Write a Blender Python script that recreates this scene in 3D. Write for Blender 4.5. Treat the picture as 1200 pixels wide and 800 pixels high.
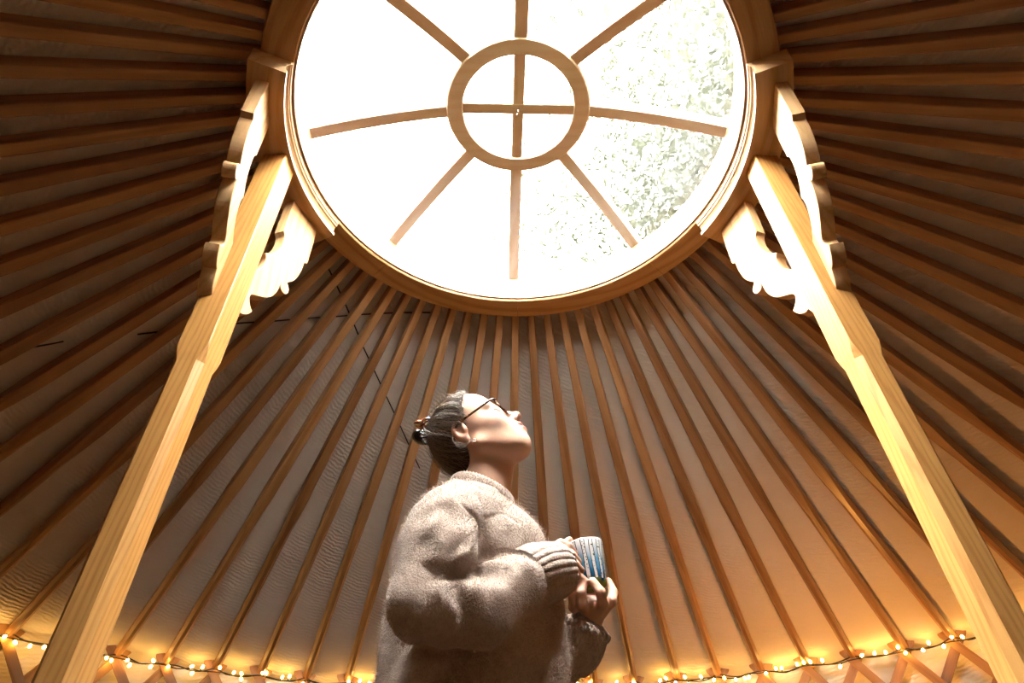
import bpy, bmesh, math, random
import numpy as np
from mathutils import Vector, Matrix, Quaternion

# ------------------------------------------------------------------ scene / camera / world
for _o in list(bpy.data.objects):
    bpy.data.objects.remove(_o, do_unlink=True)
SC = bpy.context.scene
COL = SC.collection
ZC = 0.70                      # camera height above the floor; most heights below are written relative to it
rad = math.radians

def make_camera():
    f_px, th, yaw, roll = 747.8, 0.7054, -0.0139, -0.0142
    F = Vector((math.sin(yaw)*math.cos(th), math.cos(yaw)*math.cos(th), math.sin(th)))
    R = Vector((math.cos(yaw), -math.sin(yaw), 0.0))
    U = R.cross(F)
    R2 = R*math.cos(roll) + U*math.sin(roll)
    U2 = -R*math.sin(roll) + U*math.cos(roll)
    cam = bpy.data.cameras.new('camera')
    cam.sensor_width = 36.0
    cam.lens = 36.0*f_px/1200.0
    cam.clip_start = 0.02
    ob = bpy.data.objects.new('camera', cam)
    M = Matrix((R2, U2, -F)).transposed().to_4x4()
    M.translation = Vector((-0.0178, -1.2266, ZC))
    ob.matrix_world = M
    COL.objects.link(ob)
    SC.camera = ob
make_camera()

SKY = 72.0
world = bpy.data.worlds.new('overcast_sky')
world.use_nodes = True
SC.world = world
_bg = world.node_tree.nodes['Background']
_bg.inputs[0].default_value = (1.0, 0.97, 0.93, 1)
_bg.inputs[1].default_value = SKY

SC.view_settings.view_transform = 'Standard'
SC.view_settings.look = 'None'
SC.view_settings.gamma = 1.0
SC.view_settings.use_curve_mapping = False
SC.view_settings.exposure = 0.0
SC.cycles.use_denoising = True
SC.cycles.max_bounces = 16
SC.cycles.diffuse_bounces = 10
SC.cycles.glossy_bounces = 4
SC.cycles.transparent_max_bounces = 24
SC.cycles.sample_clamp_indirect = 6.0

# ------------------------------------------------------------------ helpers
def tag(o, label=None, cat=None, group=None, kind=None):
    if label: o['label'] = label
    if cat: o['category'] = cat
    if group: o['group'] = group
    if kind: o['kind'] = kind
    return o

def link(name, me, mat=None, parent=None, smooth=False):
    o = bpy.data.objects.new(name, me)
    COL.objects.link(o)
    if mat is not None and len(me.materials) == 0:
        me.materials.append(mat)
    if parent is not None:
        o.parent = parent
    if smooth:
        me.polygons.foreach_set('use_smooth', [True]*len(me.polygons))
    return o

def empty(name, loc=(0, 0, 0), rotz=0.0):
    o = bpy.data.objects.new(name, None)
    COL.objects.link(o)
    o.location = loc
    o.rotation_euler = (0, 0, rotz)
    o.empty_display_size = 0.05
    return o

def mesh_from(name, verts, faces):
    me = bpy.data.meshes.new(name)
    me.from_pydata([tuple(v) for v in verts], [], [tuple(f) for f in faces])
    me.update()
    return me

def fix_normals(me):
    bm = bmesh.new(); bm.from_mesh(me)
    bmesh.ops.recalc_face_normals(bm, faces=bm.faces[:])
    bm.to_mesh(me); bm.free()
    return me

def loft(name, sections, closed=True, caps=True):
    """sections: list of lists of points (all same length), joined in order."""
    V = []; Fc = []
    n = len(sections[0])
    for s in sections: V += [tuple(q) for q in s]
    m = n if closed else n-1
    for i in range(len(sections)-1):
        for j in range(m):
            a = i*n+j; b = i*n+(j+1) % n
            Fc.append((a, b, b+n, a+n))
    if caps and closed:
        Fc.append(tuple(reversed(range(n))))
        Fc.append(tuple((len(sections)-1)*n+j for j in range(n)))
    return fix_normals(mesh_from(name, V, Fc))

def sweep(name, profile, a0, a1, n, closed_profile=True):
    """profile (r,z) swept about z from a0 to a1 (radians)."""
    full = abs(abs(a1-a0)-2*math.pi) < 1e-6
    secs = []
    for i in range(n+1):
        a = a0+(a1-a0)*i/n
        secs.append([(r*math.cos(a), r*math.sin(a), z) for r, z in profile])
    if full:
        secs = secs[:-1]
        V = [q for s in secs for q in s]; k = len(profile); Fc = []
        for i in range(n):
            for j in range(k if closed_profile else k-1):
                i2 = (i+1) % n; j2 = (j+1) % k
                Fc.append((i*k+j, i*k+j2, i2*k+j2, i2*k+j))
        return fix_normals(mesh_from(name, V, Fc))
    return loft(name, secs, closed=closed_profile, caps=closed_profile)

def tube(name, pts, r, n=8, caps=True):
    pts = [Vector(q) for q in pts]
    rs = r if isinstance(r, (list, tuple)) else [r]*len(pts)
    secs = []
    up = Vector((0, 0, 1))
    t0 = (pts[1]-pts[0]).normalized()
    if abs(t0.dot(up)) > .95: up = Vector((1, 0, 0))
    nrm = t0.cross(up).normalized()
    for i, q in enumerate(pts):
        t = (pts[min(i+1, len(pts)-1)]-pts[max(i-1, 0)]).normalized()
        nrm = (nrm - t*nrm.dot(t)).normalized()
        b = t.cross(nrm)
        secs.append([q+nrm*(rs[i]*math.cos(2*math.pi*k/n))+b*(rs[i]*math.sin(2*math.pi*k/n)) for k in range(n)])
    return loft(name, secs, True, caps)

def box_bm(bm, c, s, rot=None):
    M = Matrix.Translation(c) @ (rot.to_4x4() if rot else Matrix.Identity(4)) @ Matrix.Diagonal((s[0], s[1], s[2], 1))
    bmesh.ops.create_cube(bm, size=1.0, matrix=M)

def bevel(me, w, seg=1, angle=30):
    bm = bmesh.new(); bm.from_mesh(me)
    ed = [e for e in bm.edges if len(e.link_faces) == 2 and e.calc_face_angle(0) > rad(angle)]
    bmesh.ops.bevel(bm, geom=ed, offset=w, segments=seg, affect='EDGES', profile=.5)
    bm.to_mesh(me); bm.free()
    return me

def spline(pts, k=6):
    """Catmull-Rom through points"""
    P = [Vector(q) for q in pts]; out = []
    for i in range(len(P)-1):
        p0 = P[max(i-1, 0)]; p1 = P[i]; p2 = P[i+1]; p3 = P[min(i+2, len(P)-1)]
        for j in range(k):
            t = j/k
            out.append(.5*((2*p1)+(p2-p0)*t+(2*p0-5*p1+4*p2-p3)*t*t+(3*p1-p0-3*p2+p3)*t**3))
    out.append(P[-1])
    return out

# ------------------------------------------------------------------ materials
class NT:
    def __init__(s, name):
        s.m = bpy.data.materials.new(name); s.m.use_nodes = True
        s.t = s.m.node_tree; s.n = s.t.nodes; s.l = s.t.links
        s.b = s.n['Principled BSDF']; s.out = s.n['Material Output']
    def node(s, typ, **kw):
        nd = s.n.new(typ)
        for k, v in kw.items():
            setattr(nd, k, v)
        return nd
    def put(s, sock, v):
        if isinstance(v, bpy.types.NodeSocket): s.l.new(v, sock)
        else: sock.default_value = v
    def math(s, op, a, b=0.0, c=None):
        nd = s.node('ShaderNodeMath', operation=op)
        s.put(nd.inputs[0], a); s.put(nd.inputs[1], b)
        if c is not None: s.put(nd.inputs[2], c)
        return nd.outputs[0]
    def coord(s, which='Object', scale=(1, 1, 1), rot=(0, 0, 0), loc=(0, 0, 0), vec=None):
        if vec is None:
            vec = s.node('ShaderNodeTexCoord').outputs[which]
        mp = s.node('ShaderNodeMapping')
        s.l.new(vec, mp.inputs[0])
        s.put(mp.inputs['Scale'], scale); s.put(mp.inputs['Rotation'], rot); s.put(mp.inputs['Location'], loc)
        return mp.outputs[0]
    def noise(s, vec, scale=5.0, detail=3.0, rough=.55, dist=0.0):
        nd = s.node('ShaderNodeTexNoise')
        s.l.new(vec, nd.inputs['Vector'])
        s.put(nd.inputs['Scale'], scale); s.put(nd.inputs['Detail'], detail); s.put(nd.inputs['Roughness'], rough); s.put(nd.inputs['Distortion'], dist)
        return nd.outputs[0]
    def wave(s, vec, scale=5., dist=2., detail=2., bands='X', typ='BANDS', dscale=1.0):
        nd = s.node('ShaderNodeTexWave', wave_type=typ)
        if typ == 'BANDS': nd.bands_direction = bands
        else: nd.rings_direction = bands
        s.l.new(vec, nd.inputs['Vector'])
        nd.inputs['Scale'].default_value = scale; nd.inputs['Distortion'].default_value = dist
        nd.inputs['Detail'].default_value = detail; nd.inputs['Detail Scale'].default_value = dscale
        return nd.outputs['Fac']
    def ramp(s, fac, stops, interp='LINEAR'):
        nd = s.node('ShaderNodeValToRGB'); cr = nd.color_ramp; cr.interpolation = interp
        while len(cr.elements) < len(stops): cr.elements.new(.5)
        for e, (p, c) in zip(cr.elements, stops):
            e.position = p; e.color = (*c, 1) if len(c) == 3 else c
        s.l.new(fac, nd.inputs[0])
        return nd.outputs[0]
    def mix(s, fac, a, b, mode='MIX'):
        nd = s.node('ShaderNodeMix', data_type='RGBA', blend_type=mode)
        s.put(nd.inputs[0], fac)
        for sock, v in ((nd.inputs[6], a), (nd.inputs[7], b)):
            s.put(sock, v if isinstance(v, bpy.types.NodeSocket) else (*v, 1))
        return nd.outputs[2]
    def bump(s, h, strength=.3, dist=.01):
        nd = s.node('ShaderNodeBump')
        s.l.new(h, nd.inputs['Height'])
        nd.inputs['Strength'].default_value = strength; nd.inputs['Distance'].default_value = dist
        s.l.new(nd.outputs[0], s.b.inputs['Normal'])
        return nd
    def set(s, color=None, rough=None, spec=None, **kw):
        if color is not None: s.put(s.b.inputs['Base Color'], color if isinstance(color, bpy.types.NodeSocket) else (*color, 1))
        if rough is not None: s.put(s.b.inputs['Roughness'], rough)
        if spec is not None: s.put(s.b.inputs['Specular IOR Level'], spec)
        for k, v in kw.items(): s.put(s.b.inputs[k.replace('_', ' ')], v)
        return s.m

def wood(name, light, dark, axis=2, rough=.5, ring=9.0, knots=.0, vary=0.0, gloss=.35, polar=False):
    """Pine: growth lines drawn out along the local axis, faint pores, a few knots."""
    n = NT(name)
    tc = n.node('ShaderNodeTexCoord')
    vec = tc.outputs['Object']
    if vary:
        oi = n.node('ShaderNodeObjectInfo')
        add = n.node('ShaderNodeVectorMath', operation='ADD')
        n.l.new(vec, add.inputs[0])
        cmb = n.node('ShaderNodeCombineXYZ')
        r1 = n.math('MULTIPLY', oi.outputs['Random'], 37.0)
        for k in range(3): n.l.new(r1, cmb.inputs[k])
        n.l.new(cmb.outputs[0], add.inputs[1]); vec = add.outputs[0]
    if polar:   # rings: follow the tangent
        sp = n.node('ShaderNodeSeparateXYZ'); n.l.new(vec, sp.inputs[0])
        r = n.math('SQRT', n.math('ADD', n.math('MULTIPLY', sp.outputs[0], sp.outputs[0]), n.math('MULTIPLY', sp.outputs[1], sp.outputs[1])))
        a = n.math('ARCTAN2', sp.outputs[1], sp.outputs[0])
        cb = n.node('ShaderNodeCombineXYZ'); n.l.new(r, cb.inputs[0]); n.l.new(a, cb.inputs[1]); n.l.new(sp.outputs[2], cb.inputs[2])
        vec = cb.outputs[0]; axis = 1
    sc = [1.0, 1.0, 1.0]; sc[axis] = .07
    v = n.coord(scale=tuple(sc), vec=vec)
    w = n.wave(v, scale=ring, dist=5.0, detail=2.5, bands='DIAGONAL', dscale=1.4)
    sc2 = [60.0, 60.0, 60.0]; sc2[axis] = 2.0
    fine = n.noise(n.coord(scale=tuple(sc2), vec=vec), scale=3.0, detail=4)
    big = n.noise(n.coord(scale=tuple(2*q for q in sc), vec=vec), scale=2.0, detail=2)
    c = n.ramp(w, [(0.0, light), (.55, tuple(.8*a+.2*b for a, b in zip(light, dark))), (.92, dark), (1.0, dark)])
    c = n.mix(.35, c, n.ramp(fine, [(.3, dark), (.65, light)]))
    c = n.mix(n.math('MULTIPLY', big, .35), c, dark)
    if knots:
        vo = n.node('ShaderNodeTexVoronoi'); n.l.new(n.coord(scale=tuple(knots*q for q in ((1, 1, .3) if axis == 2 else (.3, 1, 1))), vec=vec), vo.inputs['Vector'])
        vo.inputs['Scale'].default_value = 1.0
        k = n.ramp(vo.outputs['Distance'], [(0.0, (1, 1, 1)), (.05, (.9, .9, .9)), (.10, (0, 0, 0))])
        c = n.mix(k, c, tuple(.35*a for a in dark))
    if vary:
        t = n.ramp(oi.outputs['Random'], [(0., (.62, .50, .40)), (.35, (.88, .8, .72)), (.7, (1.08, 1.02, .92)), (1., (1.25, 1.2, 1.05))])
        c = n.mix(vary, c, n.mix(1.0, c, t, 'MULTIPLY'))
    n.bump(fine, .12, .002)
    return n.set(c, rough, gloss)

def plain(name, col, rough=.5, metal=0.0, spec=.4):
    n = NT(name)
    nz = n.noise(n.coord(), 40.0, 3)
    c = n.mix(n.math('MULTIPLY', nz, .35), col, tuple(.7*q for q in col))
    return n.set(c, rough, spec, Metallic=metal)

M = {}
M['pine'] = wood('pine_pale', (.64, .345, .105), (.46, .205, .05), 2, .45, 42.0, knots=2.2)
M['pine_bracket'] = wood('pine_bracket', (.80, .52, .26), (.62, .35, .14), 2, .5, 16.0)
M['pine_ring'] = wood('pine_ring', (.66, .40, .19), (.44, .22, .08), 1, .42, 12.0, polar=True)
M['pine_corbel'] = wood('pine_corbel', (.78, .54, .31), (.60, .35, .15), 1, .42, 12.0, polar=True)
M['pine_rib'] = wood('pine_rib', (.94, .79, .65), (.86, .66, .49), 0, .42, 14.0)  # ribs and hub: paler than the posts' pine, lens glare put into the colour
M['rafter'] = wood('pole_wood', (.45, .26, .125), (.28, .14, .058), 0, .34, 8.0, knots=1.3, vary=.75, gloss=.5)
M['slat'] = wood('slat_wood', (.48, .27, .12), (.30, .15, .06), 2, .5, 10.0, vary=.5)
M['floorwood'] = wood('floor_wood', (.085, .048, .026), (.05, .028, .015), 0, .5, 4.0)

def canvas_mat(name, col, roof=True):
    n = NT(name)
    vec = n.node('ShaderNodeTexCoord').outputs['Object']
    sp = n.node('ShaderNodeSeparateXYZ'); n.l.new(vec, sp.inputs[0])
    r = n.math('SQRT', n.math('ADD', n.math('MULTIPLY', sp.outputs[0], sp.outputs[0]), n.math('MULTIPLY', sp.outputs[1], sp.outputs[1])))
    a = n.math('ARCTAN2', sp.outputs[1], sp.outputs[0])
    cb = n.node('ShaderNodeCombineXYZ')
    n.l.new(n.math('MULTIPLY', a, 2.0), cb.inputs[0])
    n.l.new(r if roof else sp.outputs[2], cb.inputs[1])
    v = cb.outputs[0]
    # puckers running across the poles, broken up and fading in and out
    w1 = n.wave(n.coord(vec=v, scale=(1.3, 1, 1), rot=(0, 0, .25)), scale=17.0, dist=5.0, detail=3.0, bands='Y', dscale=1.6)
    msk = n.ramp(n.noise(v, 2.3, 2), [(.42, (0, 0, 0)), (.62, (1, 1, 1))])
    n1 = n.noise(n.coord(vec=v, scale=(1., 3.0, 1)), 9.0, 3)
    n2 = n.noise(v, 220.0, 2)
    h = n.math('ADD', n.math('MULTIPLY', n.math('MULTIPLY', w1, msk), .8), n.math('ADD', n.math('MULTIPLY', n1, .9), n.math('MULTIPLY', n2, .05)))
    n.bump(h, .34, .010)
    stain = n.noise(v, 1.6, 4)
    c = n.mix(n.math('MULTIPLY', stain, .45), col, tuple(.82*q for q in col))
    return n.set(c, .85, .15)
M['canvas'] = canvas_mat('roof_canvas', (.84, .76, .67))
M['canvas_wall'] = canvas_mat('wall_canvas', (.82, .74, .63), False)
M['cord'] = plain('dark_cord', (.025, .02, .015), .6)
M['black'] = plain('black_plastic', (.02, .02, .02), .35)
M['steel'] = plain('hook_steel', (.75, .75, .75), .25, 1.0)
M['knot'] = plain('pole_knot', (.10, .045, .015), .6)

def glass_mat():
    n = NT('dome_glazing')
    tr = n.node('ShaderNodeBsdfTransparent'); tr.inputs[0].default_value = (.97, .98, .97, 1)
    tl = n.node('ShaderNodeBsdfTranslucent'); tl.inputs[0].default_value = (.95, .96, .95, 1)
    df = n.node('ShaderNodeBsdfGlossy'); df.inputs['Roughness'].default_value = .08
    v = n.coord(scale=(1, 1, 1))
    nz = n.noise(v, 4.0, 3)
    vo = n.node('ShaderNodeTexVoronoi'); n.l.new(v, vo.inputs['Vector']); vo.inputs['Scale'].default_value = 95.0
    spk = n.ramp(vo.outputs['Distance'], [(0.0, (1, 1, 1)), (.22, (.6, .6, .6)), (.36, (0, 0, 0))])
    m1 = n.ramp(n.noise(v, 26.0, 3), [(.40, (0, 0, 0)), (.62, (1, 1, 1))])
    dirt = n.math('ADD', n.math('MULTIPLY', nz, .005), n.math('MULTIPLY', n.math('MULTIPLY', spk, m1), .022))
    dirt = n.math('ADD', dirt, .002)
    mx = n.node('ShaderNodeMixShader'); n.l.new(dirt, mx.inputs[0]); n.l.new(tr.outputs[0], mx.inputs[1]); n.l.new(tl.outputs[0], mx.inputs[2])
    m2 = n.node('ShaderNodeMixShader'); m2.inputs[0].default_value = .03
    n.l.new(mx.outputs[0], m2.inputs[1]); n.l.new(df.outputs[0], m2.inputs[2])
    n.l.new(m2.outputs[0], n.out.inputs[0])
    return n.m
M['glazing'] = glass_mat()

def emit_mat(name, col, strength):
    n = NT(name)
    return n.set((.9, .8, .6), .3, .5, Emission_Color=(*col, 1), Emission_Strength=strength)
M['bulb'] = emit_mat('fairy_bulb', (1.0, .54, .12), 50.0)

# ------------------------------------------------------------------ shell: floor, wall, roof cover
R_WALL, Z_WALL = 3.04, ZC+.905
R_RING, Z_RING = .852, ZC+1.965
SLOPE = (1.945-.892)/(3.0-.85)

def build_shell():
    me = sweep('floor', [(0.001, 0.0), (3.2, 0.0), (3.2, -.05), (0.001, -.05)], 0, 2*math.pi, 72)
    tag(link('floor', me, M['floorwood']), 'pale boarded round floor', 'floor', kind='structure')
    ground = sweep('ground', [(3.2, -.051), (60, -.051), (60, -.10), (3.2, -.10)], 0, 2*math.pi, 48)
    g = NT('meadow')
    gv = g.coord()
    gm = g.set(g.ramp(g.noise(gv, 3, 5), [(.3, (.07, .11, .03)), (.7, (.16, .20, .07))]), .9, .2)
    tag(link('ground', ground, gm), 'grass around the tent', 'ground', kind='structure')
    wall = sweep('wall_back', [(R_WALL, 0.0), (R_WALL, Z_WALL), (R_WALL+.03, Z_WALL), (R_WALL+.03, 0.0)], 0, 2*math.pi, 156)
    tag(link('wall_back', wall, M['canvas_wall'], smooth=False), 'pale canvas wall behind the lattice', 'wall', kind='structure')
    # roof cover: a cone that sags a little between the poles
    V = []; Fc = []
    na, nr = 78*4, 26
    rng = np.random.default_rng(4)
    for i in range(nr+1):
        t = i/nr
        r = .80+(3.10-.80)*t
        for j in range(na):
            ph = (j % 4)/4.0
            a = rad(92.0)+2*math.pi*j/na
            sag = .010*math.sin(math.pi*ph)**2*(.3+.7*min(1, t*1.5))
            z = ZC+1.945+.030-(r-.85)*SLOPE-sag + float(rng.normal(0, .0012))
            V.append((r*math.cos(a), r*math.sin(a), z))
    for i in range(nr):
        for j in range(na):
            j2 = (j+1) % na
            Fc.append((i*na+j, i*na+j2, (i+1)*na+j2, (i+1)*na+j))
    me = fix_normals(mesh_from('ceiling', V, Fc))
    o = tag(link('ceiling', me, M['canvas'], smooth=True), 'cream canvas roof cover over the poles', 'ceiling', kind='structure')
    md = o.modifiers.new('thickness', 'SOLIDIFY'); md.thickness = .02; md.offset = 1 if me.polygons[0].normal.z > 0 else -1
build_shell()

# ------------------------------------------------------------------ crown ring with corbels
PHI0 = rad(2.7)
def build_crown():
    root = tag(empty('crown_ring', (0, 0, ZC+1.91), PHI0), 'large round wooden crown ring around the skylight', 'crown ring')
    prof = [(.753, 0.0), (.846, 0.0), (.850, .004), (.850, .08), (.80, .118), (.750, .118), (.750, .003)]
    for k in range(8):
        a0 = rad(k*45-.6+90-2.7+2.0); a1 = a0+rad(45-.12)
        link('rim_segment', sweep('rim_segment', prof, a0, a1, 18), M['pine_ring'], root)
    # inner lining hoop, paler, with the edge bead
    lin = sweep('rim_lining', [(.7495, .012), (.7495, .128), (.738, .128), (.738, .115), (.742, .012)], 0, 2*math.pi, 144)
    link('rim_lining', lin, wood('pine_lining', (.50, .33, .18), (.40, .24, .11), 1, .5, 12.0, polar=True), root, True).data.polygons.foreach_set('use_smooth', [False]*len(lin.polygons))
    curb = sweep('curb', [(.751, .118), (.751, .130), (.83, .126), (.83, .08), (.80, .118)], 0, 2*math.pi, 96)
    link('curb', curb, M['pine_ring'], root)
    cprof = [(.750, 0.0), (.750, -.010), (.7545, -.014), (.7545, -.020), (.760, -.024), (.765, -.033), (.766, -.045), (.762, -.054), (.757, -.057), (.757, -.070), (.868, -.070), (.868, 0.0)]
    for c in (0.3, 180-2.2):
        link('corbel', sweep('corbel', cprof, rad(c-24.2), rad(c+24.2), 26), M['pine_corbel'], root)
build_crown()

# ------------------------------------------------------------------ domed skylight
def dome_z(r): return 2.172-.252*r*r
def build_dome():
    root = tag(empty('dome_skylight', (0, 0, ZC), PHI0), 'domed skylight with eight curved ribs and a round hub', 'skylight')
    for k in range(8):
        secs = []
        for i in range(13):
            r = .235+(.752-.235)*i/12
            z = dome_z(r); w = .0235
            secs.append([(r, -w+.003, z), (r, w-.003, z), (r, w, z+.004), (r, w, z+.05), (r, -w, z+.05), (r, -w, z+.004)])
        me = loft('rib', secs)
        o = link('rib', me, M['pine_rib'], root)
        o.rotation_euler = (0, 0, rad(45*k+{0: .5, 1: 2.0, 3: -1.7, 4: -2.9}.get(k, 0)))
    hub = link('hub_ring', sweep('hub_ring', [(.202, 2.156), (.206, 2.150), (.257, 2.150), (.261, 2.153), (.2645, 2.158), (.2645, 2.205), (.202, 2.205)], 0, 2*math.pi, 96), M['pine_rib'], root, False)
    for k in range(2):
        bm = bmesh.new(); box_bm(bm, (0, 0, 2.172 + (.002 if k else 0)), (.41, .042, .030))
        me = bpy.data.meshes.new('cross_bar'); bm.to_mesh(me); bm.free(); bevel(me, .005, 2)
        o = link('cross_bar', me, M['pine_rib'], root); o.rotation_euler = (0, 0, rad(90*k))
    hk = tube('hook', spline([(0, 0, 2.16), (0, 0, 2.148), (.004, 0, 2.140), (.013, 0, 2.137), (.018, 0, 2.144), (.014, 0, 2.151)], 4), .0022, 8)
    hk_o = link('hook', hk, M['steel'], root, True); hk_o.location = (.0, -.005, 0); hk_o.rotation_euler = (0, 0, 1.8)
    tag(hk_o, 'small steel hook at the hub')
    # eight outer panes and four hub panes
    for k in range(8):
        V = []; Fc = []; na, nr = 8, 8
        for i in range(nr+1):
            r = .235+(.765-.235)*i/nr
            for j in range(na+1):
                a = rad(45*k+.15+(45-.3)*j/na)
                V.append((r*math.cos(a), r*math.sin(a), dome_z(r)+.030))
        for i in range(nr):
            for j in range(na):
                q = i*(na+1)+j
                Fc.append((q, q+1, q+na+2, q+na+1))
        o = link('pane', fix_normals(mesh_from('pane', V, Fc)), M['glazing'], root, True)
        md = o.modifiers.new('thickness', 'SOLIDIFY'); md.thickness = .004; md.offset = 0
    for k in range(4):
        V = [(0, 0, 2.214)]; Fc = []
        for j in range(10):
            a = rad(90*k+.2+89.6*j/9); V.append((.25*math.cos(a), .25*math.sin(a), 2.210))
        Fc = [(0, j, j+1) for j in range(1, 10)]
        o = link('pane', fix_normals(mesh_from('pane', V, Fc)), M['glazing'], root)
        md = o.modifiers.new('thickness', 'SOLIDIFY'); md.thickness = .004; md.offset = 0
build_dome()

# ------------------------------------------------------------------ posts with carved brackets
BR_UP = [(.262, 1.838, 1), (.113, 1.838, 1), (.112, 1.672, 1), (.127, 1.656, 0), (.127, 1.609, 0), (.112, 1.564, 0), (.095, 1.540, 0), (.071, 1.519, 1), (.083, 1.499, 0), (.079, 1.463, 0), (.057, 1.423, 0), (.014, 1.397, 0), (-.02, 1.39, 1)]
BR_LO = [(-.02, 1.180, 1), (.006, 1.192, 0), (.029, 1.212, 0), (.045, 1.249, 1), (.060, 1.246, 0), (.086, 1.266, 0), (.097, 1.289, 1), (.076, 1.305, 0), (.066, 1.335, 0), (.103, 1.356, 0), (.145, 1.388, 0), (.167, 1.432, 0), (.170, 1.482, 1), (.180, 1.455, 0), (.205, 1.458, 0), (.218, 1.485, 0), (.196, 1.508, 1), (.226, 1.542, 0), (.243, 1.600, 0), (.246, 1.652, 1), (.261, 1.664, 1)]
def smooth_outline(P):
    out = []
    n = len(P)
    for i in range(n):
        x, z, s = P[i]
        if s: out.append((x, z)); continue
        x0, z0, _ = P[i-1]; x1, z1, _ = P[(i+1) % n]
        a = ((x0+x)/2, (z0+z)/2); b = ((x1+x)/2, (z1+z)/2)
        for t in (0.0, .25, .5, .75, 1.0) if True else ():
            out.append(((1-t)**2*a[0]+2*t*(1-t)*x+t*t*b[0], (1-t)**2*a[1]+2*t*(1-t)*z+t*t*b[1]))
    res = []
    for q in out:
        if not res or (abs(q[0]-res[-1][0])+abs(q[1]-res[-1][1])) > 1e-5: res.append(q)
    return res
def bracket_mesh():
    ol = smooth_outline(BR_UP+BR_LO)
    th = .038
    bm = bmesh.new()
    a = [bm.verts.new((s, 0.0, z)) for s, z in ol]
    b = [bm.verts.new((s, th, z)) for s, z in ol]
    n = len(ol)
    f0 = bm.faces.new(a); f1 = bm.faces.new(list(reversed(b)))
    for i in range(n):
        bm.faces.new((a[i], b[i], b[(i+1) % n], a[(i+1) % n]))
    bmesh.ops.recalc_face_normals(bm, faces=bm.faces[:])
    ed = [e for e in bm.edges if (f0 in e.link_faces or f1 in e.link_faces)]
    bmesh.ops.bevel(bm, geom=ed, offset=.0018, segments=1, affect='EDGES')
    bmesh.ops.triangulate(bm, faces=[f for f in bm.faces if len(f.verts) > 4])
    me = bpy.data.meshes.new('carved_bracket'); bm.to_mesh(me); bm.free()
    return me
BRM = bracket_mesh()

def build_post(az, r_in, lean, label, seed):
    """local x = outward from the yurt's centre, y = tangential"""
    root = tag(empty('support_post', (0, 0, 0), rad(az)), label, 'post', 'posts under the crown ring')
    W = .080
    rc = r_in+W/2
    rng = random.Random(seed)
    z_top = ZC+1.8395
    zs = [0.0, .3, .7, 1.1, 1.4, ZC+.955, ZC+.972, ZC+.995, ZC+1.02, ZC+1.12, ZC+1.3, ZC+1.5, ZC+1.7, z_top]
    secs = []
    for z in zs:
        u = (z-ZC)
        c = .015 if u < .98 else (.009 if u < 1.0 else .0025)
        h = W/2 if u > .98 else W/2-.0012
        k = (z_top-z)/1.45
        ox, oy = lean[0]*k, lean[1]*k
        pts = [(h-c, -h), (h, -h+c), (h, h-c), (h-c, h), (-h+c, h), (-h, h-c), (-h, -h+c), (-h+c, -h)]
        secs.append([(rc+ox+px, oy+py, z) for px, py in pts])
    me = loft('shaft', secs)
    link('shaft', me, M['pine'], root)
    a = rad(16.5)
    for s in (1, -1):
        o = bpy.data.objects.new('carved_bracket', BRM); COL.objects.link(o); o.parent = root
        # bracket local x -> along the ring chord, local y -> outward (thickness)
        X = Vector((-math.sin(a), s*math.cos(a), 0)); Y = Vector((math.cos(a), s*math.sin(a), 0)); Z = Vector((0, 0, 1))
        Mx = Matrix((X, Y, Z)).transposed().to_4x4()
        Mx.translation = Vector((r_in+.052+.004, s*(W/2-.004), ZC))
        o.matrix_local = Mx
    return root
BRM.materials.append(M['pine_bracket'])
build_post(180.3, .768, (.020, .004), 'pale pine post with carved brackets, behind the woman\'s back', 1)
build_post(3.4, .778, (.036, -.024), 'pale pine post with carved brackets, in front of the woman', 2)

# ------------------------------------------------------------------ roof poles
def rafter_mesh(seed, knot):
    rng = random.Random(seed)
    L = math.hypot(3.01-.835, (3.01-.835)*SLOPE)
    secs = []
    n = 22
    bow = rng.uniform(-.006, .010)
    for i in range(n+1):
        t = i/n
        # square and tapering up at the crown, rounded off below the shoulder
        if t < .50: w = .031+(.050-.031)*(t/.50); c = .003
        elif t < .58: w = .050-.004*((t-.5)/.08); c = .003+(.0135-.003)*((t-.5)/.08)
        else: w = .046-.004*((t-.58)/.42); c = .0135
        h = w/2; d = .5*(w if t > .55 else .048)
        y0 = bow*math.sin(math.pi*t)*.6; z0 = -abs(bow)*math.sin(math.pi*t)
        pts = [(h-c, -d), (h, -d+c), (h, d-c), (h-c, d), (-h+c, d), (-h, d-c), (-h, -d+c), (-h+c, -d)]
        secs.append([(L*t, y0+px, z0+pz) for px, pz in pts])
    me = loft('roof_pole', secs)
    me.materials.append(M['rafter'])
    return me
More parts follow.
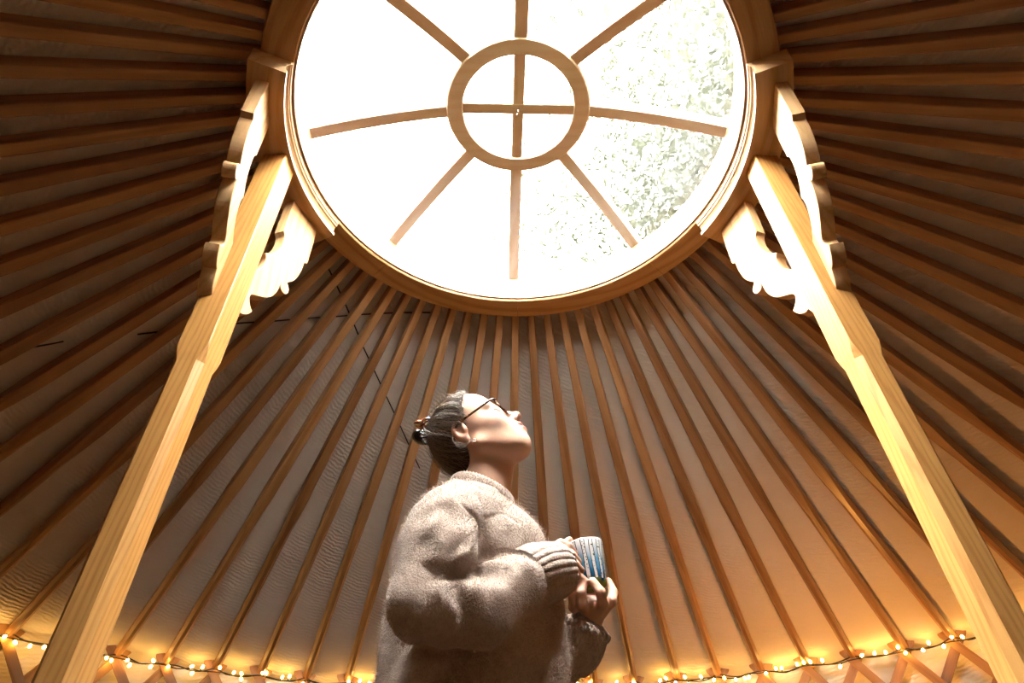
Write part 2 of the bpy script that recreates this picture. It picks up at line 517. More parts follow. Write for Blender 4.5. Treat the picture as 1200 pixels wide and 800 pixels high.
def build_rafters():
    var = [rafter_mesh(10+i, None) for i in range(4)]
    rng = random.Random(7)
    for k in range(78):
        a = 92.0+k*360/78
        aa = a % 360
        o = bpy.data.objects.new('roof_pole', var[rng.randrange(4)])
        COL.objects.link(o)
        o.location = (.835*math.cos(rad(a)), .835*math.sin(rad(a)), ZC+1.945+.015*SLOPE)
        o.rotation_euler = (rng.uniform(-.03, .03), math.atan(SLOPE), rad(a+rng.uniform(-.25, .25)))
        front = (aa-3.4) % 360
        ORD = ['first', 'second', 'third', 'fourth', 'fifth', 'sixth', 'seventh', 'eighth', 'ninth', 'tenth', 'eleventh', 'twelfth', 'thirteenth', 'fourteenth', 'fifteenth', 'sixteenth', 'seventeenth', 'eighteenth', 'nineteenth', 'twentieth']
        if front < 90: lb = ORD[int(front//(360/78))]+' roof pole from the post in front of the woman, beyond her'
        elif front < 177: lb = ORD[int((177-front)//(360/78))]+' roof pole from the post behind the woman, beyond her'
        elif front < 270: lb = ORD[int((front-177)//(360/78))]+' roof pole from the post behind the woman, on the dim side'
        else: lb = ORD[int((360-front)//(360/78))]+' roof pole from the post in front of the woman, on the dim side'
        tag(o, 'brown '+lb, 'roof pole', 'roof poles')
build_rafters()

# ------------------------------------------------------------------ wall lattice
def slat_mesh(L, w=.042, t=.012):
    bm = bmesh.new()
    # flat slat with rounded ends, length along z
    pts = []
    for i in range(7):
        a = math.pi*i/6; pts.append((w/2*math.cos(a), L/2-w/2+w/2*math.sin(a)))
    for i in range(7):
        a = math.pi+math.pi*i/6; pts.append((w/2*math.cos(a), -L/2+w/2+w/2*math.sin(a)))
    A = [bm.verts.new((x, -t/2, z)) for x, z in pts]; B = [bm.verts.new((x, t/2, z)) for x, z in pts]
    bm.faces.new(A); bm.faces.new(list(reversed(B)))
    for i in range(len(pts)): bm.faces.new((A[i], B[i], B[(i+1) % len(pts)], A[(i+1) % len(pts)]))
    bmesh.ops.recalc_face_normals(bm, faces=bm.faces[:])
    me = bpy.data.meshes.new('slat'); bm.to_mesh(me); bm.free()
    me.materials.append(M['slat'])
    return me
def build_lattice():
    root = tag(empty('wall_lattice', (0, 0, 0)), 'crossed wooden slat lattice along the canvas wall', 'lattice')
    step = 360/78
    rise = 1.62
    # each slat crosses six pole bays; cross point at the pole foot near z = wall top
    bays = 5
    chord = 3.0*2*math.sin(rad(step*bays/2))
    L = math.hypot(chord, rise)+.02
    me = slat_mesh(L)
    me2 = slat_mesh(L)
    for k in range(-17, 17):
        for s in (1, -1):
            a_top = 92.0+k*step
            am = a_top+s*step*bays/2
            r = 2.985 if s > 0 else 2.970
            rm = r*math.cos(rad(step*bays/2))
            o = bpy.data.objects.new('slat', me if s > 0 else me2); COL.objects.link(o); o.parent = root
            ang = math.atan2(chord*s, rise)
            z_mid = ZC+.872-rise/2
            T = Vector((-math.sin(rad(am)), math.cos(rad(am)), 0)); N = Vector((math.cos(rad(am)), math.sin(rad(am)), 0))
            D = (Vector((0, 0, 1))*math.cos(ang) - T*math.sin(ang)).normalized()
            X = N.cross(D)
            Mx = Matrix((X, N, D)).transposed().to_4x4()
            Mx.translation = N*(rm+.0)+Vector((0, 0, z_mid))+D*.075
            o.matrix_local = Mx
build_lattice()

# ------------------------------------------------------------------ fairy lights and dark roof lines
def cone_pt(r, az, off=0.0):
    return Vector((r*math.cos(rad(az)), r*math.sin(rad(az)), ZC+1.945+.030-(r-.85)*SLOPE-off))
def build_lights():
    root = tag(empty('string_light', (0, 0, ZC+.87)), 'warm fairy light string along the top of the lattice wall', 'string light')
    rng = random.Random(3)
    step = 360/78
    cords = []
    for c in range(2):
        pts = []
        for i in range(0, 4*29+1):
            az = 92-15*step+i*step/4*1.0+.3*c
            ph = (i % 4)/4
            dz = -.010-.020*math.sin(math.pi*ph)*(1 if c == 0 else .35)+rng.uniform(-.006, .006)-.012*c
            r = 2.962-.012*c+rng.uniform(-.006, .006)
            pts.append((r*math.cos(rad(az)), r*math.sin(rad(az)), .030+dz))
        cords.append(pts)
        o = link('cord', tube('cord', spline(pts, 3), .0030, 6), M['cord'], root, True)
        tag(o, 'thin black light cord')
    bm = bmesh.new(); bmesh.ops.create_icosphere(bm, subdivisions=2, radius=.0075)
    for v in bm.verts: v.co.z *= 1.5
    bme = bpy.data.meshes.new('bulb'); bm.to_mesh(bme); bm.free(); bme.materials.append(M['bulb'])
    bme.polygons.foreach_set('use_smooth', [True]*len(bme.polygons))
    sme = tube('socket', [(0, 0, 0), (0, 0, .016)], .0036, 6); sme.materials.append(M['black'])
    for i in range(124):
        src = spline(cords[i % 2], 1)
        t = (i+.5+rng.uniform(-.5, .5))/124*(len(src)-2)
        k = int(t); q = Vector(src[k]).lerp(Vector(src[k+1]), t-k)
        up = rng.random() < .5
        d = Vector((rng.uniform(-.6, .6), rng.uniform(-.6, .6), (1 if up else -1)*rng.uniform(.3, 1)))
        rr = Vector((q.x, q.y, 0)).normalized()
        d = (d-rr*.35).normalized()
        b = bpy.data.objects.new('bulb', bme); COL.objects.link(b); b.parent = root
        b.location = q+d*.022
        b.rotation_euler = d.to_track_quat('Z', 'Y').to_euler()
        s = bpy.data.objects.new('socket', sme); COL.objects.link(s); s.parent = root
        s.location = q+d*.002
        s.rotation_euler = b.rotation_euler
build_lights()

def build_roof_lines():
    # thin dark tubes drawn as lines on the inside of the roof cover, above the poles (radius, azimuth)
    lines = ROOF_LINES
    NOTE = ['dark line running level behind the poles below the crown ring', 'dark tie cord slanting down behind the poles towards the woman\'s hair', 'short dark line beyond the post behind the woman']
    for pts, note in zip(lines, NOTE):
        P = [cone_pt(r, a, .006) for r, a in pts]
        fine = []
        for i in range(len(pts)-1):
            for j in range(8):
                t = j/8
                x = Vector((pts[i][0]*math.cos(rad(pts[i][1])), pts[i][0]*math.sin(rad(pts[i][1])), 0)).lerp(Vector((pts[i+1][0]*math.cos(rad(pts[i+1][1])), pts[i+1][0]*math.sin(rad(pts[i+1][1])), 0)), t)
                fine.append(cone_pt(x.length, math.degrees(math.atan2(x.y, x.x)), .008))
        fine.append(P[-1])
        o = link('roof_line', tube('roof_line', fine, .0032, 6), M['cord'], None, True)
        tag(o, 'thin '+note, 'cord', 'roof lines')
ROOF_LINES = [[(1.576, 158.7), (1.322, 150.1), (1.23, 145.4), (1.091, 136.3), (.915, 113.6)], [(.951, 145.7), (1.032, 136.4), (1.165, 127.1), (1.317, 119.3), (1.655, 108.4)], [(1.95, 166.2), (1.752, 163.2)]]
build_roof_lines()

# ------------------------------------------------------------------ tree outside, seen through the dome
def build_tree():
    rng = np.random.default_rng(11)
    root = tag(empty('leafy_tree', (5.2, 3.4, -.05)), 'pale green leafy tree overhanging the skylight outside', 'tree')
    bark = wood('bark', (.16, .12, .09), (.07, .05, .035), 2, .9, 14.0)
    link('trunk', tube('trunk', spline([(0, 0, 0), (.1, .1, 2.2), (-.1, .0, 4.2), (-.5, -.2, 6.2), (-.7, -.2, 8.6)], 5), [.22-.17*i/20 for i in range(21)], 10), bark, root, True)
    n = NT('leaf_green')
    oc = n.coord()
    c = n.ramp(n.noise(oc, 2.2, 3), [(.3, (.034, .040, .026)), (.55, (.046, .050, .034)), (.75, (.062, .062, .044))])
    tl = n.node('ShaderNodeBsdfTranslucent'); n.l.new(c, tl.inputs[0])
    n.set(c, .5, .3)
    mx = n.node('ShaderNodeMixShader'); mx.inputs[0].default_value = .35
    n.l.new(n.b.outputs[0], mx.inputs[1]); n.l.new(tl.outputs[0], mx.inputs[2]); n.l.new(mx.outputs[0], n.out.inputs[0])
    # limbs
    tips = []
    for k in range(15):
        a = rng.uniform(0, 2*math.pi); z0 = rng.uniform(3.4, 6.8)
        L = rng.uniform(1.8, 3.6)
        p0 = Vector((-.3, -.1, z0)); p1 = p0+Vector((math.cos(a)*L*.5, math.sin(a)*L*.5, .6)); p2 = p0+Vector((math.cos(a)*L, math.sin(a)*L, rng.uniform(.5, 1.6)))
        pts = spline([p0, p1, p2], 4)
        link('branch', tube('branch', pts, [.06-.05*i/(len(pts)-1) for i in range(len(pts))], 6), bark, root, True)
        tips += [p1, p2, p1.lerp(p2, .5)]
    N = 100000
    cl = np.array([tuple(t) for t in tips])
    cl = np.concatenate([cl, np.stack([rng.normal(-1.3, 1.5, 110), rng.normal(-.3, 2.0, 110), rng.uniform(4.6, 9.0, 110)], 1)])
    idx = rng.integers(0, len(cl), N)
    ctr = cl[idx]+rng.normal(0, .42, (N, 3))
    d = rng.normal(0, 1, (N, 3)); d /= np.linalg.norm(d, axis=1)[:, None]
    e = np.cross(d, rng.normal(0, 1, (N, 3))); e /= np.linalg.norm(e, axis=1)[:, None]
    nn = np.cross(d, e)
    l = rng.uniform(.035, .07, (N, 1)); w = l*.55
    V = np.stack([ctr-d*l, ctr+e*w+nn*l*.15, ctr+d*l, ctr-e*w+nn*l*.15], 1).reshape(-1, 3)
    me = bpy.data.meshes.new('foliage')
    me.vertices.add(4*N); me.vertices.foreach_set('co', V.ravel())
    me.loops.add(4*N); me.loops.foreach_set('vertex_index', np.arange(4*N))
    me.polygons.add(N); me.polygons.foreach_set('loop_start', np.arange(0, 4*N, 4)); me.polygons.foreach_set('loop_total', np.full(N, 4))
    me.update(); me.validate()
    tag(link('foliage', me, n.m, root), kind='stuff')
build_tree()

def build_forest():
    # the clearing's conifers: they shade the dome from the low sky everywhere but behind the photographer
    rng = np.random.default_rng(21)
    bark = wood('conifer_bark', (.12, .085, .06), (.05, .035, .025), 2, .9, 14.0)
    n = NT('needles'); c = n.ramp(n.noise(n.coord(), 3.0, 3), [(.35, (.010, .022, .008)), (.7, (.028, .048, .016))])
    nm = n.set(c, .7, .2)
    N = 2200
    t = rng.uniform(0, 1, N)**.8
    z = .9+8.4*t; r = (1-t)**.85*1.75*np.sqrt(rng.uniform(.25, 1, N))+.03
    a = rng.uniform(0, 2*math.pi, N)
    ctr = np.stack([r*np.cos(a), r*np.sin(a), z-.25*r], 1)
    out = np.stack([np.cos(a), np.sin(a), -.35+rng.normal(0, .15, N)], 1)
    sd = np.stack([-np.sin(a), np.cos(a), rng.normal(0, .25, N)], 1)
    l = (.34+.42*(1-t))[:, None]
    V = np.stack([ctr-out*l, ctr+sd*l*.55-np.array((0, 0, .06)), ctr+out*l, ctr-sd*l*.55-np.array((0, 0, .06))], 1).reshape(-1, 3)
    bt = tube('x', [(0, 0, 0), (0, 0, 4), (0, 0, 9.1)], [.16, .10, .02], 6)
    TV = np.array([tuple(v.co) for v in bt.vertices]); TF = [tuple(f.vertices) for f in bt.polygons]
    bpy.data.meshes.remove(bt)
    VV = []; FF = []; MI = []; off = 0
    for row, R0 in ((0, 9.2), (1, 11.6)):
        for i in range(22):
            az = -38+256*(i+.5*row)/21.5+rng.uniform(-2, 2)
            d = R0+rng.uniform(-.6, .6); sc = rng.uniform(.85, 1.10)+.12*row; ro = rng.uniform(0, 6.28)
            Rz = np.array([[math.cos(ro), -math.sin(ro), 0], [math.sin(ro), math.cos(ro), 0], [0, 0, 1]])
            base = np.array((d*math.cos(rad(az)), d*math.sin(rad(az)), -.06))
            VV.append((V*sc)@Rz.T+base); FF += (np.arange(4*N).reshape(-1, 4)+off).tolist(); MI += [0]*N; off += 4*N
            VV.append(TV*sc+base); FF += [tuple(q+off for q in f) for f in TF]; MI += [1]*len(TF); off += len(TV)
    me = mesh_from('forest_edge', np.concatenate(VV).tolist(), FF)
    me.materials.append(nm); me.materials.append(bark); me.polygons.foreach_set('material_index', MI)
    o = link('forest_edge', me)
    tag(o, 'dark conifer forest edge around the clearing', 'forest', kind='stuff')
build_forest()

# ------------------------------------------------------------------ implicit surfaces for the figure
rs = np.random.default_rng(5)
LAT = rs.uniform(-1, 1, (32, 32, 32)).astype(np.float32)
def vnoise(P):
    Q = np.floor(P).astype(int); f = (P-Q).astype(np.float32); f = f*f*(3-2*f)
    Q0 = Q & 31; Q1 = (Q+1) & 31
    x0, y0, z0 = Q0.T; x1, y1, z1 = Q1.T; fx, fy, fz = f.T
    def L(a, b, t): return a+(b-a)*t
    return L(L(L(LAT[x0, y0, z0], LAT[x1, y0, z0], fx), L(LAT[x0, y1, z0], LAT[x1, y1, z0], fx), fy),
             L(L(LAT[x0, y0, z1], LAT[x1, y0, z1], fx), L(LAT[x0, y1, z1], LAT[x1, y1, z1], fx), fy), fz)
def ell(P, c, r):
    q = P-np.array(c); r = np.array(r)
    k0 = np.linalg.norm(q/r, axis=1); k1 = np.linalg.norm(q/(r*r), axis=1)+1e-9
    return k0*(k0-1)/k1
def cap(P, a, b, ra, rb=None):
    rb = ra if rb is None else rb
    a = np.array(a); b = np.array(b); ab = b-a
    t = np.clip(((P-a)@ab)/(ab@ab), 0, 1)
    return np.linalg.norm(P-a-t[:, None]*ab, axis=1)-(ra+(rb-ra)*t)
def chain(P, pts, rr, k=.0):
    d = None
    for i in range(len(pts)-1):
        e = cap(P, pts[i], pts[i+1], rr[i], rr[i+1])
        d = e if d is None else (smin(d, e, k) if k else np.minimum(d, e))
    return d
def smin(a, b, k):
    h = np.maximum(k-np.abs(a-b), 0)/k
    return np.minimum(a, b)-h*h*k*.25
def smax(a, b, k): return -smin(-a, -b, k)

def mesh_sdf(name, fn, lo, hi, h, B=16):
    lo = np.array(lo, float); n = np.ceil((np.array(hi)-lo)/h/B).astype(int)*B
    D = np.full(tuple(n+1), 1.0, np.float32)
    nb = n//B
    g = np.stack(np.meshgrid(*[np.arange(k) for k in nb], indexing='ij'), -1).reshape(-1, 3)
    cen = lo+(g+.5)*B*h
    dc = fn(cen)
    act = np.abs(dc) < B*h*.87*1.35+.012
    base = np.stack(np.meshgrid(np.arange(B+1), np.arange(B+1), np.arange(B+1), indexing='ij'), -1).reshape(-1, 3)
    for gi, d0, ac in zip(g, dc, act):
        o = gi*B
        if ac:
            v = fn(lo+(o+base)*h)
            D[o[0]:o[0]+B+1, o[1]:o[1]+B+1, o[2]:o[2]+B+1] = v.reshape(B+1, B+1, B+1)
    # inactive blocks: sign from the block centre, without touching nodes shared with active ones
    for gi, d0, ac in zip(g, dc, act):
        if not ac and d0 < 0:
            o = gi*B
            sub = D[o[0]:o[0]+B+1, o[1]:o[1]+B+1, o[2]:o[2]+B+1]
            sub[sub == 1.0] = -1.0
    S = D < 0
    c = np.zeros(tuple(n), np.uint8)
    offs = [(i, j, k) for i in (0, 1) for j in (0, 1) for k in (0, 1)]
    for i, j, k in offs: c += S[i:n[0]+i, j:n[1]+j, k:n[2]+k]
    idx = np.argwhere((c > 0) & (c < 8))
    cv = np.stack([D[idx[:, 0]+i, idx[:, 1]+j, idx[:, 2]+k] for i, j, k in offs], 1)
    pos = np.zeros((len(idx), 3)); cnt = np.zeros(len(idx))
    offa = np.array(offs, float)
    for a in range(8):
        for b in range(a+1, 8):
            if np.abs(offa[a]-offa[b]).sum() != 1: continue
            m = (cv[:, a] < 0) != (cv[:, b] < 0)
            t = np.where(m, cv[:, a]/np.where(m, cv[:, a]-cv[:, b], 1), 0)
            pos += m[:, None]*(offa[a]+t[:, None]*(offa[b]-offa[a])); cnt += m
    pos = lo+(idx+pos/cnt[:, None])*h
    ids = np.full(tuple(n), -1, np.int32); ids[idx[:, 0], idx[:, 1], idx[:, 2]] = np.arange(len(idx))
    quads = []
    for ax in range(3):
        sl0 = [slice(None)]*3; sl1 = [slice(None)]*3
        sl0[ax] = slice(0, n[ax]); sl1[ax] = slice(1, n[ax]+1)
        s0 = S[tuple(sl0)]; s1 = S[tuple(sl1)]
        e = np.argwhere(s0 != s1)
        u, v = (ax+1) % 3, (ax+2) % 3
        e = e[(e[:, u] > 0) & (e[:, v] > 0) & (e[:, u] < n[u]) & (e[:, v] < n[v])]
        def cell(du, dv):
            q = e.copy(); q[:, u] += du; q[:, v] += dv
            return ids[q[:, 0], q[:, 1], q[:, 2]]
        Q = np.stack([cell(-1, -1), cell(0, -1), cell(0, 0), cell(-1, 0)], 1)
        fl = s1[e[:, 0], e[:, 1], e[:, 2]]
        Q[fl] = Q[fl][:, ::-1]
        quads.append(Q)
    Q = np.concatenate(quads); Q = Q[(Q >= 0).all(1)]
    me = bpy.data.meshes.new(name)
    me.vertices.add(len(pos)); me.vertices.foreach_set('co', pos.ravel())
    me.loops.add(4*len(Q)); me.loops.foreach_set('vertex_index', Q.ravel().astype(np.int32))
    me.polygons.add(len(Q)); me.polygons.foreach_set('loop_start', np.arange(0, 4*len(Q), 4)); me.polygons.foreach_set('loop_total', np.full(len(Q), 4))
    me.polygons.foreach_set('use_smooth', np.ones(len(Q), bool))
    me.update(); me.validate()
    return me, pos, Q

# ------------------------------------------------------------------ the woman (all points relative to camera height, lifted by ZC)
HC = np.array([-.125, .084, .803])
def head_rot(pi, ya, ro):
    c, s = math.cos, math.sin
    Ry = np.array([[c(pi), 0, -s(pi)], [0, 1, 0], [s(pi), 0, c(pi)]])
    Rz = np.array([[c(ya), -s(ya), 0], [s(ya), c(ya), 0], [0, 0, 1]])
    Rx = np.array([[1, 0, 0], [0, c(ro), -s(ro)], [0, s(ro), c(ro)]])
    return Rz@Ry@Rx
HR = head_rot(rad(40.5), rad(-18.3), rad(6.1))
def to_head(P): return (P-HC)@HR
def from_head(L): return np.asarray(L)@HR.T+HC

def head_sdf(L):
    s = L.copy(); s[:, 1] = np.abs(s[:, 1])          # left/right symmetric
    d = ell(L, (-.002, 0, .043), (.076, .070, .078))
    d = smin(d, ell(L, (.041, 0, .054), (.052, .057, .056)), .04)      # forehead
    d = smin(d, ell(L, (.032, 0, -.028), (.060, .056, .078)), .03)     # face
    d = smin(d, ell(s, (.052, .036, -.022), (.030, .024, .026)), .025)  # cheeks
    d = smin(d, cap(s, (-.002, .050, -.045), (.060, .016, -.094), .017, .014), .03)   # jaw line
    d = smin(d, ell(L, (.066, 0, -.090), (.025, .024, .021)), .025)    # chin
    d = smin(d, ell(L, (.074, 0, -.056), (.024, .029, .026)), .025)    # muzzle
    d = smin(d, cap(s, (.085, .010, .025), (.074, .046, .024), .009, .008), .016)   # brow
    d = smax(d, -ell(s, (.100, .031, .006), (.017, .017, .011)), .016)  # eye hollow
    d = smin(d, ell(s, (.077, .032, .005), (.0135, .0150, .0125)), .006)  # closed-up lids
    d = smin(d, cap(L, (.086, 0, .018), (.110, 0, -.024), .0075, .0095), .014)   # nose bridge
    d = smin(d, ell(L, (.111, 0, -.028), (.0115, .0105, .0095)), .010)   # tip
    d = smin(d, ell(s, (.099, .0115, -.034), (.0115, .0080, .0082)), .007)  # wings
    d = smax(d, -ell(s, (.1075, .0062, -.0405), (.0062, .0034, .0050)), .003)   # nostrils
    d = smin(d, ell(L, (.0945, 0, -.0530), (.0130, .0225, .0065)), .006)   # upper lip
    d = smin(d, ell(L, (.0930, 0, -.0668), (.0130, .0200, .0076)), .006)   # lower lip
    d = smax(d, -ell(L, (.109, 0, -.0597), (.016, .023, .0014)), .003)
    # ears
    q = s-np.array((-.016, .0755, .002)); a = .30
    q = np.stack([q[:, 0]*math.cos(a)-q[:, 2]*math.sin(a), q[:, 1]-.25*(-q[:, 0])*0, q[:, 0]*math.sin(a)+q[:, 2]*math.cos(a)], 1)
    ear = ell(q, (0, 0, .004), (.0185, .0095, .029))
    ear = smin(ear, ell(q, (.006, -.001, -.024), (.0095, .0065, .011)), .008)
    ear = smax(ear, -ell(q, (.003, .0105, .004), (.0115, .0085, .0200)), .004)
    ear = smin(ear, ell(q, (.0135, .002, .000), (.005, .006, .009)), .005)
    d = smin(d, ear, .006)
    return d

W_R = [(-.03, -.02, .455), (.03, .045, .487)]
R_FING = [([(.047, .098, .548), (.062, .083, .550), (.078, .083, .543), (.0905, .0965, .534)], .0090),
          ([(.044, .094, .529), (.066, .076, .530), (.083, .079, .523), (.0965, .0935, .515)], .0092),
          ([(.047, .090, .509), (.071, .074, .509), (.089, .077, .502), (.1015, .0925, .496)], .0088),
          ([(.053, .087, .491), (.073, .076, .490), (.088, .079, .484), (.1005, .0935, .479)], .0078)]
R_THUMB = [(.040, .085, .515), (.050, .108, .543), (.068, .120, .560), (.083, .118, .571)]
L_FING = [([(.104, .122, .424), (.098, .096, .428), (.097, .087, .448), (.1040, .0930, .472)], .0092),
          ([(.126, .120, .420), (.139, .097, .428), (.136, .085, .447), (.1225, .0890, .471)], .0096),
          ([(.142, .130, .426), (.160, .116, .440), (.167, .128, .462), (.1605, .1380, .488)], .0092),
          ([(.093, .134, .424), (.080, .112, .428), (.079, .101, .446), (.0885, .1020, .468)], .0082)]
L_THUMB = [(.110, .160, .400), (.112, .178, .428), (.118, .184, .455), (.120, .178, .482)]
def hand_r(P):
    d = chain(P, [(.00, .005, .465), (.028, .040, .485), (.044, .072, .505)], [.025, .025, .022], .02)
    d = smin(d, ell(P, (.047, .082, .519), (.018, .024, .034)), .02)
    for pts, r in R_FING:
        d = smin(d, chain(P, pts, [r*1.05, r*1.05, r*.95, r*.82], .004), .007)
    return smin(d, chain(P, R_THUMB, [.013, .0115, .0100, .0085], .005), .010)
def hand_l(P):
    d = chain(P, [(.080, .172, .360), (.106, .152, .388), (.114, .142, .412)], [.026, .025, .024], .02)
    d = smin(d, ell(P, (.117, .132, .434), (.036, .030, .027)), .02)
    for pts, r in L_FING:
        d = smin(d, chain(P, pts, [r*1.18, r*1.15, r*1.05, r*.9], .004), .007)
    return smin(d, chain(P, L_THUMB, [.013, .0115, .0100, .0085], .005), .010)

SH_R, EL_R, WR_R = (-.168, -.050, .575), (-.185, -.128, .372), (.00, .005, .460)
SH_L, EL_L, WR_L = (-.095, .235, .575), (-.055, .262, .325), (.080, .172, .360)
def body_sdf(P):
    L = to_head(P)
    far = np.linalg.norm(L-np.array((0, 0, .01)), axis=1)-.17
    d = np.where(far > .08, far+.02, 0.0)
    near = far <= .08
    if near.any(): d[near] = head_sdf(L[near])
    neck = cap(P, (-.090, .086, .770), (-.116, .090, .615), .047, .057)
    neck = smin(neck, cap(P, (-.068, .086, .735), (-.085, .089, .640), .030, .034), .02)      # throat
    neck = smin(neck, cap(P, (-.135, .046, .785), (-.070, .075, .632), .015, .012), .018)     # neck cord
    d = smin(d, neck, .010)
    t = ell(P, (-.125, .0875, .46), (.085, .145, .19))
    t = smin(t, ell(P, (-.12, .0875, .24), (.095, .15, .15)), .06)
    t = smin(t, cap(P, (-.140, -.028, .565), (-.118, .09, .595), .030, .045), .04)
    t = smin(t, cap(P, SH_L, (-.118, .09, .595), .032, .045), .04)
    d = smin(d, t, .04)
    d = smin(d, chain(P, [(-.142, -.030, .560), (-.172, -.105, .462), (-.180, -.134, .366), (-.100, -.095, .372), WR_R], [.030, .032, .030, .029, .023], .02), .02)
    d = smin(d, chain(P, [SH_L, (-.065, .258, .42), (-.050, .258, .332), (.012, .213, .324), WR_L], [.032, .032, .030, .028, .024], .02), .02)
    for fn, c, r in ((hand_r, (.05, .06, .50), .10), (hand_l, (.11, .145, .42), .12)):
        fr = np.linalg.norm(P-np.array(c), axis=1)-r
        nr = fr < .05
        if nr.any():
            e = d[nr]; d[nr] = smin(e, fn(P[nr]), .012)
        d = np.where(nr, d, np.minimum(d, fr+.0))
    return d

def sweater_sdf(P):
    wob = vnoise(P*22.0)
    d = ell(P, (-.128, .0925, .50), (.138, .158, .165))
    d = smin(d, ell(P, (-.138, .0925, .26), (.164, .172, .34)), .06)
    d = smin(d, ell(P, (-.055, .092, .475), (.098, .118, .125)), .06)
    d = smin(d, ell(P, (-.040, .105, .350), (.098, .115, .130)), .05)
    d = smin(d, cap(P, (-.150, -.040, .575), (-.122, .075, .632), .050, .052), .05)
    d = smin(d, cap(P, SH_L, (-.115, .100, .632), .062, .052), .05)
    # right sleeve: dropped shoulder, full upper arm, bent elbow, bloused forearm
    sl = chain(P, [(-.150, -.045, .570), (-.163, -.078, .525), (-.179, -.106, .462), (-.188, -.140, .358)], [.052, .056, .062, .061], .045)
    fa = chain(P, [(-.188, -.140, .354), (-.100, -.098, .362), (-.032, -.042, .418), (-.014, -.024, .436)], [.056, .050, .053, .047], .02)
    fa = smin(fa, ell(P, (-.125, -.108, .335), (.075, .036, .030)), .04)      # cloth hanging under the forearm
    th2 = (P[:, 0]*.83+P[:, 1]*.38+P[:, 2]*.35)
    fa = fa+.0042*np.clip((-.02-P[:, 0])*25, 0, 1)*np.sin(82*th2+26*P[:, 2]+3.0*wob+1.0)*np.clip((P[:, 2]-.32)*10, .35, 1)
    sl = smin(sl, fa, .012)
    sr = chain(P, [SH_L, (-.065, .262, .42), EL_L, (.010, .215, .318), (.086, .168, .366)], [.066, .066, .060, .052, .042], .03)
    # crook of the elbow: deep pinch with folds running out of it
    ck = P-np.array((-.146, -.165, .397))
    rho = np.linalg.norm(ck*np.array((1, .6, 1)), axis=1)
    th = np.arctan2(ck[:, 2], ck[:, 0])
    inner = np.clip((ck[:, 0]+.055)/.05, 0, 1)
    sl = sl+.010*inner*np.sin(5*th+2.0*wob+.6)*np.exp(-(rho/.085)**2)*(1-np.exp(-(rho/.035)**2))+.022*np.exp(-((ck[:, 0]/.026)**2+((ck[:, 2]-.25*ck[:, 0])/.012)**2+(ck[:, 1]/.06)**2))
    sl = sl+.0026*np.sin(78*P[:, 0]-62*P[:, 1]+9*P[:, 2]+2.2*wob)*np.clip((P[:, 2]-.38)*7, 0, 1)
    # long soft folds on the body
    d = d+.0075*np.sin(48*P[:, 0]+20*P[:, 1]-14*P[:, 2]+2.5*vnoise(P*9.0))*np.clip((.60-P[:, 2])*6, 0, 1)
    d = smin(d, sl, .008)
    d = smin(d, sr, .012)
    a = .6
    Q = np.stack([P[:, 0]*math.cos(a)-P[:, 2]*math.sin(a), P[:, 1], P[:, 0]*math.sin(a)+P[:, 2]*math.cos(a)], 1)
    d = d+.0048*vnoise(Q*np.array((19., 15., 9.))+7)+.0040*vnoise(Q*np.array((38., 34., 24.))+9)
    d = d+.0062*np.exp(-(vnoise(Q*np.array((20., 17., 12.))+20)/.10)**2)*np.clip((.60-P[:, 2])*10, .25, 1)*np.clip((P[:, 2]-.43)*14, .22, 1)
    # openings
    d = smax(d, -cap(P, (-.112, .090, .640), (-.098, .086, .80), .0640, .075), .012)
    d = np.maximum(d, (.155+.01*np.sin(P[:, 1]*20))-P[:, 2])
    return d

def skin_mat():
    n = NT('skin')
    at = n.node('ShaderNodeAttribute'); at.attribute_name = 'skin_col'
    nz = n.noise(n.coord(), 260.0, 3)
    n.bump(nz, .08, .001)
    return n.set(at.outputs['Color'], .42, .4, Subsurface_Weight=.12, Subsurface_Radius=(.01, .004, .002), Subsurface_Scale=.5)

def yarn_mat(name, rib=False):
    n = NT(name)
    v = n.coord()
    a = n.noise(v, 55.0, 5, .7); b = n.noise(v, 240.0, 3, .7)
    c = n.ramp(a, [(.28, (.35, .24, .18)), (.50, (.51, .375, .295)), (.72, (.66, .52, .43))])
    c = n.mix(.35, c, n.ramp(b, [(.3, (.32, .22, .16)), (.7, (.70, .60, .52))]))
    n.bump(n.math('ADD', b, n.math('MULTIPLY', a, .8)), .7, .005)
    return n.set(c, .95, .1, Sheen_Weight=.35, Sheen_Roughness=.6)

